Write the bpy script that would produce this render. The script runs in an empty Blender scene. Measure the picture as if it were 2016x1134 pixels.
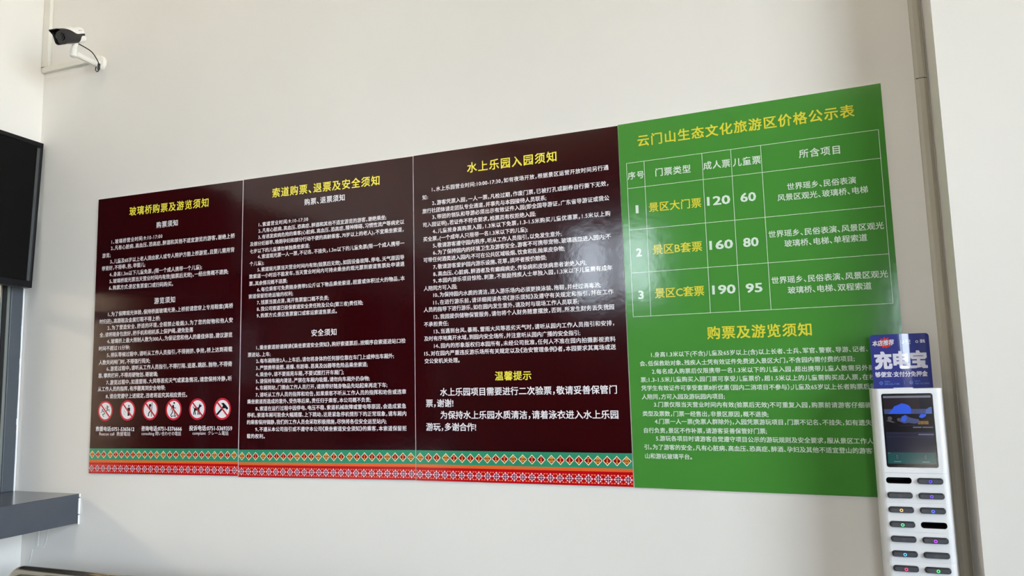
import bpy, bmesh, math, random
from mathutils import Vector, Matrix

scene = bpy.context.scene
COL = scene.collection
PI = math.pi

# ---------------------------------------------------------------- camera
cam_data = bpy.data.cameras.new('camera')
cam_data.sensor_fit = 'HORIZONTAL'
cam_data.sensor_width = 36.0
cam_data.lens = 1494.98 * 36.0 / 2016.0
cam_data.clip_start = 0.05
cam_data.clip_end = 200
cam = bpy.data.objects.new('camera', cam_data)
cam.location = (2.9676, -2.4417, 1.5106)
cam.rotation_euler = (1.6881, 0.0255, 0.3806)
COL.objects.link(cam)
scene.camera = cam

# ---------------------------------------------------------------- exposure, sky, daylight
scene.view_settings.view_transform = 'Standard'
scene.view_settings.look = 'None'
scene.view_settings.gamma = 1.0
scene.view_settings.use_curve_mapping = False
scene.view_settings.exposure = 0.19
scene.cycles.use_denoising = True
scene.cycles.max_bounces = 10
scene.cycles.diffuse_bounces = 6
scene.cycles.sample_clamp_indirect = 6.0
scene.cycles.caustics_reflective = False

SKY = 21.5
world = bpy.data.worlds.new('overcast_sky')
scene.world = world
world.use_nodes = True
wbg = world.node_tree.nodes['Background']
wbg.inputs['Color'].default_value = (0.79, 0.88, 1.0, 1)
wbg.inputs['Strength'].default_value = SKY

# the sun stands behind the building and lights the forecourt only
sun = bpy.data.lights.new('sun', 'SUN'); sun.energy = 64.0; sun.angle = math.radians(2); sun.color = (1.0, 0.92, 0.80)
sun_o = bpy.data.objects.new('sun', sun); COL.objects.link(sun_o); sun_o.rotation_euler = Vector((0.60, -0.10, -1.0)).to_track_quat('-Z', 'Y').to_euler(); sun_o.location = (-10, 10, 20)

def portal(name, loc, rot, sx, sy):
    """tells the renderer where daylight enters through a glazed opening"""
    l = bpy.data.lights.new(name, 'AREA')
    l.shape = 'RECTANGLE'; l.size = sx; l.size_y = sy
    l.cycles.is_portal = True
    o = bpy.data.objects.new(name, l); COL.objects.link(o)
    o.location = loc; o.rotation_euler = rot
    return o

RX = 6.2            # glazed right-hand front of the hall
RY = -7.5           # wall behind the photographer
CEIL = 4.2
portal('daylight_storefront', (RX + 0.13, -2.7, 2.3), (0, PI/2, 0), 3.4, 3.4)
portal('daylight_entrance', (4.5, RY - 0.13, 1.3), (PI/2, 0, 0), 1.3, 2.6)
portal('daylight_transom', (0.5, RY - 0.13, 3.0), (PI/2, 0, 0), 1.2, 1.0)

# ---------------------------------------------------------------- materials
def s2l(c):
    return tuple(((v/255)/12.92 if v/255 <= 0.04045 else ((v/255+0.055)/1.055)**2.4) for v in c)

MATS = {}
def mat(name, rgb, rough=0.5, metal=0.0, spec=0.5, emit=None, estr=0.0, bump=None, vary=0.0, vscale=3.0, coat=0.0):
    """bump = (noise scale, strength, distance); vary = slight large-scale colour variation of the surface itself"""
    if name in MATS: return MATS[name]
    m = bpy.data.materials.new(name); m.use_nodes = True
    nt = m.node_tree; b = nt.nodes['Principled BSDF']
    col = s2l(rgb)
    b.inputs['Base Color'].default_value = (*col, 1)
    b.inputs['Roughness'].default_value = rough
    b.inputs['Metallic'].default_value = metal
    b.inputs['Specular IOR Level'].default_value = spec
    if coat: b.inputs['Coat Weight'].default_value = coat; b.inputs['Coat Roughness'].default_value = 0.04
    if emit:
        b.inputs['Emission Color'].default_value = (*s2l(emit), 1)
        b.inputs['Emission Strength'].default_value = estr
    tc = nt.nodes.new('ShaderNodeTexCoord')
    if vary:
        n = nt.nodes.new('ShaderNodeTexNoise'); n.inputs['Scale'].default_value = vscale; n.inputs['Detail'].default_value = 5
        nt.links.new(tc.outputs['Object'], n.inputs['Vector'])
        r = nt.nodes.new('ShaderNodeValToRGB')
        r.color_ramp.elements[0].position = 0.3; r.color_ramp.elements[1].position = 0.7
        r.color_ramp.elements[0].color = (*[c*(1-vary) for c in col], 1)
        r.color_ramp.elements[1].color = (*[min(1, c*(1+vary)) for c in col], 1)
        nt.links.new(n.outputs['Fac'], r.inputs['Fac']); nt.links.new(r.outputs['Color'], b.inputs['Base Color'])
    if bump:
        n = nt.nodes.new('ShaderNodeTexNoise'); n.inputs['Scale'].default_value = bump[0]; n.inputs['Detail'].default_value = 3
        nt.links.new(tc.outputs['Object'], n.inputs['Vector'])
        bp = nt.nodes.new('ShaderNodeBump'); bp.inputs['Strength'].default_value = bump[1]; bp.inputs['Distance'].default_value = bump[2]
        nt.links.new(n.outputs['Fac'], bp.inputs['Height']); nt.links.new(bp.outputs['Normal'], b.inputs['Normal'])
    MATS[name] = m
    return m

def glass_mat(name, tint=(244, 246, 246), rough=0.0):
    m = bpy.data.materials.new(name); m.use_nodes = True
    nt = m.node_tree; nt.nodes.clear()
    out = nt.nodes.new('ShaderNodeOutputMaterial'); mix = nt.nodes.new('ShaderNodeMixShader')
    tr = nt.nodes.new('ShaderNodeBsdfTransparent'); gl = nt.nodes.new('ShaderNodeBsdfGlossy'); fr = nt.nodes.new('ShaderNodeFresnel')
    tr.inputs['Color'].default_value = (*s2l(tint), 1); gl.inputs['Roughness'].default_value = rough
    fr.inputs['IOR'].default_value = 1.5
    nt.links.new(fr.outputs[0], mix.inputs[0]); nt.links.new(tr.outputs[0], mix.inputs[1]); nt.links.new(gl.outputs[0], mix.inputs[2])
    nt.links.new(mix.outputs[0], out.inputs[0])
    return m

M_WALL = mat('matt_white_wall_paint', (231, 227, 221), 0.75, spec=0.25, bump=(55, 0.12, 0.002), vary=0.018, vscale=1.7)
M_WOOD = mat('brown_wall_panelling', (66, 58, 52), 0.5, vary=0.1, vscale=2.0)
M_PLASTER = mat('bare_plaster', (222, 222, 218), 0.9, spec=0.2, bump=(160, 0.3, 0.001))
M_CEIL = mat('ceiling_paint', (206, 198, 184), 0.85, spec=0.2)
M_FLOOR = mat('grey_floor_tile', (124, 120, 114), 0.25, vary=0.05, vscale=0.8)
M_PAVE = mat('outdoor_paving', (180, 174, 162), 0.9, vary=0.1, vscale=0.6)
M_DUCT = mat('white_plastic_duct', (226, 222, 212), 0.5)
M_SLATE = mat('slate_grey_aluminium', (74, 79, 86), 0.38, spec=0.5)
M_SLATE2 = mat('grey_aluminium_rebate', (122, 126, 122), 0.35)
M_GASKET = mat('black_rubber_gasket', (14, 14, 15), 0.6)
M_LEDGE = mat('grey_stone_ledge', (70, 74, 81), 0.17, vary=0.06, vscale=9)
M_SEAL = mat('white_sealant', (244, 244, 246), 0.5)
M_GLASS = glass_mat('clear_glass')
M_BLACK = mat('black_gloss_plastic', (14, 13, 16), 0.35, spec=0.25)
M_TVSCREEN = mat('black_screen_glass', (9, 9, 9), 0.3, spec=0.12)
M_TVREFLECT = mat('bezel_reflection_grey', (66, 68, 70), 0.35)
M_STEEL = mat('brushed_stainless_steel', (176, 164, 146), 0.16, metal=1.0)
M_STEEL2 = mat('perforated_steel', (120, 120, 116), 0.35, metal=1.0)

PRINT = dict(rough=0.11, spec=0.45, bump=(34, 0.05, 0.004))
def pm(name, rgb): return mat(name, rgb, **PRINT)
P_MAROON = pm('print_maroon', (45, 5, 9))
P_GREEN = pm('print_green', (70, 136, 56))
P_YELLOW = pm('print_yellow', (240, 226, 82))
P_YELLOW2 = pm('print_yellow_on_green', (218, 210, 66))
P_WHITE = pm('print_white', (240, 236, 240))
P_PALE = pm('print_pale_white', (216, 230, 216))
P_BGREEN = pm('print_border_green', (52, 142, 108))
P_ORANGE = pm('print_border_orange', (222, 104, 48))
P_RED = pm('print_border_red', (186, 12, 22))
P_DKRED = pm('print_dark_red', (146, 10, 20))
P_CREAM = pm('print_cream', (252, 240, 214))
P_GOLD = pm('print_gold', (240, 166, 62))
P_SALMON = pm('print_salmon', (252, 140, 84))
P_BROWN = pm('print_brown_red', (104, 30, 16))
P_PINK = pm('print_pink_white', (255, 208, 222))
P_PURPLE = pm('print_purple', (84, 28, 52))
P_SIGNRED = pm('print_sign_red', (190, 40, 56))
P_SIGNBLACK = pm('print_sign_black', (28, 28, 40))
P_EDGE = mat('white_board_edge', (238, 232, 232), 0.6)

# ---------------------------------------------------------------- mesh helpers
class MB:
    """collects shapes, then links them as ONE mesh object"""
    def __init__(self): self.v = []; self.f = []; self.m = []
    def add(self, verts, faces, mi=0):
        o = len(self.v); self.v += [tuple(p) for p in verts]
        self.f += [tuple(i + o for i in f) for f in faces]; self.m += [mi]*len(faces)
        return self
    def box(self, lo, hi, mi=0):
        x0, y0, z0 = lo; x1, y1, z1 = hi
        v = [(x0,y0,z0),(x1,y0,z0),(x1,y1,z0),(x0,y1,z0),(x0,y0,z1),(x1,y0,z1),(x1,y1,z1),(x0,y1,z1)]
        return self.add(v, [(0,3,2,1),(4,5,6,7),(0,1,5,4),(1,2,6,5),(2,3,7,6),(3,0,4,7)], mi)
    def prism(self, poly, a, b, fn, mi=0, mside=None):
        """poly (s,t) extruded from a to b; fn(s,t,d) gives the point"""
        n = len(poly)
        v = [fn(s, t, a) for s, t in poly] + [fn(s, t, b) for s, t in poly]
        self.add(v, [tuple(range(n))[::-1], tuple(range(n, 2*n))], mi)
        o = len(self.v) - 2*n
        for i in range(n):
            j = (i+1) % n
            self.f.append((o+i, o+j, o+n+j, o+n+i)); self.m.append(mi if mside is None else mside)
        return self
    def tube(self, path, r, n=12, mi=0, closed=False, caps=True):
        P = [Vector(p) for p in path]; N = len(P); rs = r if isinstance(r, (list, tuple)) else [r]*N
        prev = None; rings = []
        for i in range(N):
            if closed: t = P[(i+1) % N] - P[i-1]
            else: t = (P[min(i+1, N-1)] - P[max(i-1, 0)])
            t.normalize()
            if prev is None:
                up = Vector((0,0,1)) if abs(t.z) < 0.9 else Vector((1,0,0))
                a = t.cross(up).normalized()
            else:
                a = (prev - t*prev.dot(t)).normalized()
            prev = a; b = t.cross(a)
            rings.append([P[i] + a*math.cos(2*PI*k/n)*rs[i] + b*math.sin(2*PI*k/n)*rs[i] for k in range(n)])
        v = [p for ring in rings for p in ring]; f = []
        for i in range(N if closed else N-1):
            for k in range(n):
                i2 = (i+1) % N
                f.append((i*n+k, i*n+(k+1) % n, i2*n+(k+1) % n, i2*n+k))
        if caps and not closed:
            f.append(tuple(range(n))[::-1]); f.append(tuple(range((N-1)*n, N*n)))
        return self.add(v, f, mi)
    def loft(self, rings, mi=0, caps=True, closed_ring=True):
        n = len(rings[0]); v = [p for r in rings for p in r]; f = []
        for i in range(len(rings)-1):
            for k in range(n if closed_ring else n-1):
                f.append((i*n+k, i*n+(k+1) % n, (i+1)*n+(k+1) % n, (i+1)*n+k))
        if caps: f.append(tuple(range(n))[::-1]); f.append(tuple(range((len(rings)-1)*n, len(rings)*n)))
        return self.add(v, f, mi)
    def build(self, name, mats, parent=None, loc=None, smooth=False, bevel=0.0, segs=2, angle=35):
        me = bpy.data.meshes.new(name)
        me.from_pydata(self.v, [], self.f)
        for m in (mats if isinstance(mats, (list, tuple)) else [mats]): me.materials.append(m)
        me.polygons.foreach_set('material_index', self.m)
        bm = bmesh.new(); bm.from_mesh(me)
        bmesh.ops.recalc_face_normals(bm, faces=bm.faces)
        if bevel:
            ed = [e for e in bm.edges if len(e.link_faces) == 2 and e.calc_face_angle(0) > 0.6]
            bmesh.ops.bevel(bm, geom=ed, offset=bevel, segments=segs, affect='EDGES', profile=0.5, clamp_overlap=True)
        bm.to_mesh(me); bm.free()
        if smooth:
            me.polygons.foreach_set('use_smooth', [True]*len(me.polygons))
            try: me.set_sharp_from_angle(angle=math.radians(angle))
            except Exception: pass
        o = bpy.data.objects.new(name, me); COL.objects.link(o)
        if parent is not None: o.parent = parent
        if loc is not None: o.location = loc
        return o

class FLAT(MB):
    """flat print: shapes in board coordinates (s right, t up), lifted slightly off the face"""
    def __init__(self, fn): super().__init__(); self.fn = fn
    def poly(self, pts, mi=0, lift=0.0):
        n = len(pts)
        o = len(self.v); self.v += [self.fn(s, t, lift) for s, t in pts]
        self.f.append(tuple(range(o, o+n))); self.m.append(mi)
    def tri(self, pts, mi=0, lift=0.0): self.poly(pts, mi, lift)
    def stroke(self, path, w, mi=0, lift=0.0):
        for (x0, y0), (x1, y1) in zip(path, path[1:]):
            d = math.hypot(x1-x0, y1-y0) or 1; nx, ny = -(y1-y0)/d*w/2, (x1-x0)/d*w/2
            ex, ey = (x1-x0)/d*w*0.15, (y1-y0)/d*w*0.15
            self.poly([(x0-ex+nx, y0-ey+ny), (x0-ex-nx, y0-ey-ny), (x1+ex-nx, y1+ey-ny), (x1+ex+nx, y1+ey+ny)], mi, lift)
    def disc(self, cx, cy, rx, ry=None, mi=0, lift=0.0, n=40):
        ry = ry or rx
        self.poly([(cx+rx*math.cos(2*PI*k/n), cy+ry*math.sin(2*PI*k/n)) for k in range(n)], mi, lift)
    def ring(self, cx, cy, r0, r1, mi=0, lift=0.0, n=48, sx=1.0):
        for k in range(n):
            a, b = 2*PI*k/n, 2*PI*(k+1)/n
            self.poly([(cx+sx*r0*math.cos(a), cy+r0*math.sin(a)), (cx+sx*r1*math.cos(a), cy+r1*math.sin(a)),
                       (cx+sx*r1*math.cos(b), cy+r1*math.sin(b)), (cx+sx*r0*math.cos(b), cy+r0*math.sin(b))], mi, lift)

def rrect(x0, y0, x1, y1, r, n=6):
    pts = []
    for cx, cy, a0 in ((x1-r, y0+r, -PI/2), (x1-r, y1-r, 0), (x0+r, y1-r, PI/2), (x0+r, y0+r, PI)):
        pts += [(cx+r*math.cos(a0+PI/2*k/n), cy+r*math.sin(a0+PI/2*k/n)) for k in range(n+1)]
    return pts

def empty(name, loc):
    o = bpy.data.objects.new(name, None); COL.objects.link(o); o.location = loc; o.empty_display_size = 0.05
    return o
def tag(o, label, cat, group=None):
    o['label'] = label; o['category'] = cat
    if group: o['group'] = group
    return o
def struct(o):
    o['kind'] = 'structure'; return o

HALF = '、，。》）'
def _text_raw(body, spacing, res):
    c = bpy.data.curves.new('lettering', 'FONT'); c.body = body; c.resolution_u = res
    c.space_character = spacing
    for i, ch in enumerate(body):
        if ch in HALF: c.body_format[i].kerning = -20
        if i+1 < len(body) and body[i+1] in '《（': c.body_format[i].kerning = -20
    o = bpy.data.objects.new('lettering', c); COL.objects.link(o)
    dg = bpy.context.evaluated_depsgraph_get()
    me = bpy.data.meshes.new_from_object(o.evaluated_get(dg))
    v = [(p.co.x, p.co.y) for p in me.vertices]; f = [tuple(p.vertices) for p in me.polygons]
    bpy.data.objects.remove(o); bpy.data.curves.remove(c); bpy.data.meshes.remove(me)
    return v, f
def lettering(mb, body, cx, cy, width, ang, em, mi=0, bold=0.016, lift=0.0003, mode='track', res=2, shear=0.0):
    """one line of writing centred on (cx, cy), its ink exactly `width` wide, `em` high; heavier strokes come from printing the glyphs with small shifts"""
    v, f = _text_raw(body, 1.0, res)
    w0 = (max(x for x, _ in v) - min(x for x, _ in v))*em
    if mode == 'track' and len(body) > 1:
        v1, f1 = _text_raw(body, 1.2, res)
        w1 = (max(x for x, _ in v1) - min(x for x, _ in v1))*em
        sp = 1 + 0.2*(width-w0)/max(w1-w0, 1e-6)
        sp = min(max(sp, 0.96), 1.25)
        v, f = _text_raw(body, sp, res)
    x0 = min(x for x, _ in v); x1 = max(x for x, _ in v)
    sx = width/(x1-x0+2*bold)
    mid = 0.357
    a = math.radians(ang); ca, sa = math.cos(a), math.sin(a)
    if bold == 0: sh = [(0, 0)]
    elif bold < 0.04: sh = [(bold*dx, bold*0.75*dy) for dx in (-1, 1) for dy in (-1, 1)]
    else: sh = [(bold*k*dx, bold*k*dy) for k in (0.5, 1.0) for dx, dy in ((-1, -0.8), (0, -0.8), (1, -0.8), (-1, 0), (1, 0), (-1, 0.8), (0, 0.8), (1, 0.8))]
    for q, (bx, by) in enumerate(sh):
        pts = []
        for x, y in v:
            s = (x-(x0+x1)/2+bx)*sx; t = (y-mid+by)*em
            s += t*shear
            pts.append(mb.fn(cx+s*ca-t*sa, cy+s*sa+t*ca, lift + q*0.00003))
        mb.add(pts, f, mi)

# ================================================================ the hall
LX = -0.40          # face of the ticket-office wall
PX = 3.326          # flank of the pillar
def wallmesh(name, boxes, m=M_WALL):
    mb = MB()
    for lo, hi in boxes: mb.box(lo, hi)
    return struct(mb.build(name, m))

wallmesh('floor', [((-3.4, RY-0.12, -0.1), (RX+0.2, 0.12, 0.0))], M_FLOOR)
wallmesh('ceiling', [((-3.4, RY-0.12, CEIL), (RX+0.2, 0.12, CEIL+0.1))], M_CEIL)
wall_back = wallmesh('wall_back', [((-3.4, 0.0, 0.0), (RX+0.2, 0.12, CEIL))])
OP0, OP1 = -1.75, 0.0        # ticket window opening along the wall
OQ0, OQ1 = -4.2, -2.45       # second ticket window
wallmesh('wall_left', [((LX-0.14, RY, 0.0), (LX, 0.0, 0.931)),
                       ((LX-0.14, RY, 2.30), (LX, 0.0, CEIL)),
                       ((LX-0.14, RY, 0.931), (LX, OQ0, 2.30))])
struct(MB().box((LX-0.14, OQ1, 1.058), (LX, OP0, 2.2995)).box((LX, RY, 0.0), (LX+0.02, OQ0-0.001, 2.70)).box((LX, OQ0, 2.30), (LX+0.02, -1.31, 2.67)).build('added_dark_panels', M_WOOD))   # unseen dark panels, added so the boards mirror darkness; upper strip stands for screens
wallmesh('pillar', [((PX, -0.15, 0.0), (PX+0.75, 0.0, CEIL))])
SY0, SY1, SZ0, SZ1 = -4.4, -1.0, 0.60, 4.0    # glazed part of the right-hand wall
wallmesh('wall_right', [((RX, RY, SZ1), (RX+0.12, 0.0, CEIL)), ((RX, SY1, 0.0), (RX+0.12, 0.0, SZ1)),
                        ((RX, RY, 0.0), (RX+0.12, SY0, SZ1)), ((RX, SY0, 0.0), (RX+0.12, SY1, SZ0))])
wallmesh('wall_front', [((-3.4, RY-0.12, 0.0), (-0.1, RY, CEIL)), ((-0.1, RY-0.12, 0.0), (1.1, RY, 2.5)), ((-0.1, RY-0.12, 3.5), (1.1, RY, CEIL)),
                        ((1.1, RY-0.12, 0.0), (3.86, RY, CEIL)), ((3.86, RY-0.12, 2.6), (5.14, RY, CEIL)), ((5.14, RY-0.12, 0.0), (RX+0.12, RY, CEIL))], M_WOOD)
wallmesh('wall_office', [((-3.4, -4.6, 0.0), (-3.28, 0.0, 2.6)), ((-3.28, -4.6, 0.0), (LX-0.14, -4.48, 2.6)), ((-3.28, -4.48, 2.5), (LX-0.14, 0.0, 2.6)), ((-3.28, OP0-0.12, 0.0), (LX-0.19, OP0-0.02, 2.5))])  # last box: unseen partition added to leave the second ticket window dark
struct(MB().box((-30, -60, -0.25), (60, 40, -0.12)).build('ground', M_PAVE))

struct(MB().box((-8, -13.2, -0.12), (14, -13.0, 1.56)).build('added_glare_block', M_WOOD))  # unseen low wall added outside to darken the screen's reflection of the entrance
# glazed shop front, entrance and transom
def glazing(name, boxes_frame, pane_lo, pane_hi):
    e = struct(empty(name, (0, 0, 0)))
    mb = MB()
    for lo, hi in boxes_frame: mb.box(lo, hi)
    mb.build('window_frame', M_SLATE, e, bevel=0.003)
    MB().box(pane_lo, pane_hi).build('window_pane', M_GLASS, e)
    return e
fb = [((RX+0.02, SY0, SZ0), (RX+0.1, SY1, SZ0+0.06)), ((RX+0.02, SY0, SZ1-0.06), (RX+0.1, SY1, SZ1)), ((RX+0.02, SY0, 2.6), (RX+0.1, SY1, 2.65))]
for k in range(4):
    y = SY0 + (SY1-SY0-0.06)*k/3
    fb.append(((RX+0.02, y, SZ0), (RX+0.1, y+0.06, SZ1)))
glazing('window_2', fb, (RX+0.055, SY0, SZ0), (RX+0.061, SY1, SZ1))
ex0, ex1 = 3.86, 5.14
fb = [((ex0, RY-0.1, 0.0), (ex0+0.02, RY-0.02, 2.6)), ((ex1-0.06, RY-0.1, 0.0), (ex1, RY-0.02, 2.6)), ((ex0, RY-0.1, 2.54), (ex1, RY-0.02, 2.6)),
      ((ex0, RY-0.1, 0.0), (3.93, RY-0.02, 2.6)), ((4.03, RY-0.1, 0.0), (4.11, RY-0.02, 2.6)), ((ex0, RY-0.1, 0.0), (ex1, RY-0.02, 0.12))]
e = glazing('door_1', fb, (ex0, RY-0.063, 0.0), (ex1, RY-0.057, 2.6))
MB().tube([(4.18, RY-0.02, 0.85), (4.18, RY+0.03, 0.87), (4.18, RY+0.03, 1.33), (4.18, RY-0.02, 1.35)], 0.012).build('door_handle', M_STEEL, e, smooth=True)
fb = [((-0.1, RY-0.1, 2.5), (-0.05, RY-0.02, 3.5)), ((1.05, RY-0.1, 2.5), (1.1, RY-0.02, 3.5)), ((-0.1, RY-0.1, 2.5), (1.1, RY-0.02, 2.55)), ((-0.1, RY-0.1, 3.45), (1.1, RY-0.02, 3.5)), ((0.40, RY-0.1, 2.5), (0.62, RY-0.02, 3.5))]
glazing('window_3', fb, (-0.1, RY-0.063, 2.5), (1.1, RY-0.057, 3.5))

# ceiling lamps of the hall and of the office (warm)
def panel_lamp(x, y, z, w, d, label, strength, col=(255, 236, 208)):
    r = tag(empty('ceiling_light', (x, y, z)), label, 'lamp', 'ceiling panel lamps')
    MB().box((-w/2, -d/2, -0.05), (w/2, d/2, 0.0)).build('lamp_housing', M_CEIL, r, bevel=0.004)
    MB().box((-w/2+0.03, -d/2+0.03, -0.056), (w/2-0.03, d/2-0.03, -0.049)).build('lamp_diffuser', mat('warm_diffuser_%g' % strength, (255, 250, 240), 0.5, emit=col, estr=strength), r)
LAMP = 9.0
for k, (x, y) in enumerate(((0.7, -1.6), (3.6, -1.6), (0.7, -4.6), (3.6, -4.6))):
    panel_lamp(x, y, CEIL, 1.2, 0.3, 'warm white panel lamp on the hall ceiling ' + ('above the ticket windows', 'above the charging station', 'between ticket windows and entrance', 'in front of the entrance doors')[k], LAMP)
panel_lamp(-2.9, -1.3, 2.5, 0.6, 1.2, 'long warm panel lamp on the ceiling of the ticket office', 60.0)

# ---------------------------------------------------------------- ticket window, ledge
w1 = struct(empty('window_1', (-0.455, 0, 1.057)))
def wbox(name, m, lo, hi, **k): return MB().box(lo, hi).build(name, m, w1, **k)
FH = 1.243
mb = MB()
mb.box((-0.06, -0.0657, 0.0), (0.0, -0.0105, FH)).box((-0.06, OP0+0.0, 0.0), (0.0, OP0+0.066, FH)).box((-0.06, OP0, FH-0.06), (0.0, -0.0115, FH)).box((-0.05, -1.17, 0.0), (-0.004, -1.11, FH)).box((-0.05, OP0, 0.80), (-0.006, -0.11, 0.85))
mb.build('window_frame', M_SLATE, w1, bevel=0.002)
wbox('frame_rebate', M_SLATE2, (-0.05, -0.0785, 0.0), (-0.008, -0.0657, FH-0.06))
wbox('gasket', M_GASKET, (-0.05, -0.0955, 0.0), (-0.012, -0.0785, FH-0.06))
wbox('glass_edge', M_SLATE2, (-0.045, -0.103, 0.0), (-0.018, -0.0955, FH-0.06))
wbox('window_pane', M_GLASS, (-0.034, OP0+0.066, 0.0), (-0.028, -0.103, FH-0.06))
mb = MB(); rng = random.Random(4)
z = -0.004
while z < FH-0.02:
    h = rng.uniform(0.02, 0.05); wd = 0.0095 + rng.choice((0, 0, 0, 0.0015, 0.003))*rng.random()
    mb.box((-0.04, -wd-0.0010, z), (0.0015 + rng.random()*0.0012, -0.0042, min(z+h, FH))); z += h
mb.build('sealant', M_SEAL, w1)
w4 = struct(empty('window_4', (-0.455, 0, 1.057)))
mb = MB()
mb.box((-0.06, OQ0, 0.0), (0.0, OQ0+0.066, FH)).box((-0.06, OQ1-0.066, 0.0), (0.0, OQ1, FH)).box((-0.06, OQ0, FH-0.06), (0.0, OQ1, FH)).box((-0.06, (OQ0+OQ1)/2-0.03, 0.0), (0.0, (OQ0+OQ1)/2+0.03, FH))
mb.build('window_frame', M_SLATE, w4, bevel=0.002)
MB().box((-0.034, OQ0+0.06, 0.0), (-0.028, OQ1-0.06, FH-0.05)).build('window_pane', M_GLASS, w4)

ledge = tag(empty('ticket_counter', (-0.30, -2.1, 0.932)), 'slate grey polished ledge under the ticket window, its end meeting the white wall', 'counter')
mb = MB(); mb.box((-0.27, -2.098, 0.0), (0.252, 2.0995, 0.125))
mb.build('counter_slab', M_LEDGE, ledge, bevel=0.0025)
mb = MB(); mb.box((0.2522, 2.094, -0.004), (0.2552, 2.0998, 0.035)).box((0.2522, 2.093, 0.040), (0.2566, 2.0998, 0.106)).box((0.2522, 2.095, 0.112), (0.2560, 2.0998, 0.124))
mb.build('sealant', M_SEAL, ledge)

# ---------------------------------------------------------------- screen above the ticket window
tv = tag(empty('television', (-0.399, -0.028, 2.32)), 'large black wall screen hung over the ticket window, its edge near the corner', 'television')
tv.rotation_euler = (math.radians(-2.0), 0, 0)
TW, TH, TD = 1.23, 0.690, 0.042
mb = MB()
b = 0.016
mb.box((0.0, -TW, -TH/2), (TD-0.006, 0.0, TH/2))
mb.box((TD-0.006, -TW, -TH/2), (TD, 0.0, -TH/2+0.03)).box((TD-0.006, -TW, TH/2-0.02), (TD, 0.0, TH/2)).box((TD-0.006, -0.012, -TH/2+0.03), (TD, 0.0, TH/2-0.02)).box((TD-0.006, -TW, -TH/2+0.03), (TD, -TW+0.012, TH/2-0.02))
mb.build('housing', M_BLACK, tv, bevel=0.0015)
MB().box((TD-0.0055, -0.027, -TH/2+0.031), (TD-0.002, -0.0135, TH/2-0.028)).build('bezel_reflection', M_TVREFLECT, tv)  # paler strip that paints a reflection along the bezel
MB().box((TD-0.0058, -TW+0.012, -TH/2+0.03), (TD-0.004, -0.0275, TH/2-0.02)).build('screen', M_TVSCREEN, tv)


# ---------------------------------------------------------------- cable ducts
def duct(name, lo, hi, label, group='white plastic cable ducts'):
    mb = MB(); mb.box(lo, hi)
    return tag(mb.build(name, M_DUCT, None, bevel=0.004, segs=3), label, 'cable duct', group)
zt = 3.022
d1 = duct('cable_duct', (LX+0.001, -0.018, zt+0.022), (LX+0.046, 0.0, CEIL), 'vertical white cable duct in the corner above the wall screen')
sl = math.atan2(-0.012, 0.36)
mb = MB(); mb.box((0, -0.017, 0.0), (0.372, 0.0, 0.026))
d2 = tag(mb.build('cable_duct', M_DUCT, None, bevel=0.003, segs=3), 'short horizontal white cable duct running from the corner to the security camera', 'cable duct', 'white plastic cable ducts')
d2.location = (LX+0.001, 0.0, zt-0.002); d2.rotation_euler = (0, 0.012, 0)
dg_ = MB().box((0.002, -0.0195, 0.0), (0.022, -0.0178, 0.0016)).build('joint_gap', M_GASKET, d1, loc=(LX, 0, zt+0.0235))
cx0, cx1 = 3.2895, 3.3225
mb = MB()
for za, zb in ((0.0, 2.3482), (2.3502, CEIL)):
    prof = [(cx0, 0.0), (cx0+0.002, -0.006), (cx0+0.010, -0.012), (cx0+0.023, -0.012), (cx1-0.002, -0.007), (cx1, 0.0)]
    mb.prism(prof, za, zb, lambda s, t, d: (s, t, d))
d3 = tag(mb.build('cable_duct', mat("grey_white_duct", (190, 184, 170), 0.5), None, smooth=True, angle=25), 'tall white cable duct in the corner beside the pillar, with a thin joint', 'cable duct', 'white plastic cable ducts')
MB().box((cx0+0.004, -0.0105, 2.3482), (cx1-0.006, -0.001, 2.3502)).build('joint_gap', M_GASKET, d3)

# peeling paint under the ledge
def chip(mb, pts, y0=-0.0016):
    mb.prism(pts, 0.0, y0, lambda s, t, d: (s, d, t))
mb = MB()
chip(mb, [(-0.318, 0.93), (-0.232, 0.93), (-0.236, 0.905), (-0.313, 0.90)])
chip(mb, [(-0.305, 0.895), (-0.288, 0.897), (-0.292, 0.822), (-0.310, 0.818)])
chip(mb, [(-0.236, 0.903), (-0.230, 0.903), (-0.240, 0.845), (-0.256, 0.815), (-0.262, 0.818)], -0.001)
chip(mb, [(-0.333, 0.800), (-0.325, 0.806), (-0.330, 0.770), (-0.341, 0.745), (-0.344, 0.750)], -0.0022)
chip(mb, [(-0.318, 0.815), (-0.262, 0.818), (-0.275, 0.812), (-0.315, 0.808)], -0.001)
pk = mb.build('peeling_paint', M_PLASTER, wall_back)

# ================================================================ the four boards
BT = 0.005
QUADS = [((0.0076, 1.1458), [(0, 0), (0.8104, 0.0071), (0.8127, 1.2011), (-0.0048, 1.2110)]),
         ((0.8214, 1.1492), [(0, 0), (0.7929, 0.0075), (0.7941, 1.1925), (0.0023, 1.1985)]),
         ((1.6169, 1.1560), [(0, 0), (0.7831, -0.0011), (0.7812, 1.1862), (0.0016, 1.1865)]),
         ((2.4032, 1.1535), [(0, 0), (0.7978, -0.0082), (0.7960, 1.1998), (-0.0044, 1.1911)])]
def board_fn(s, t, lift): return (s, -BT - lift, t)

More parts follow.
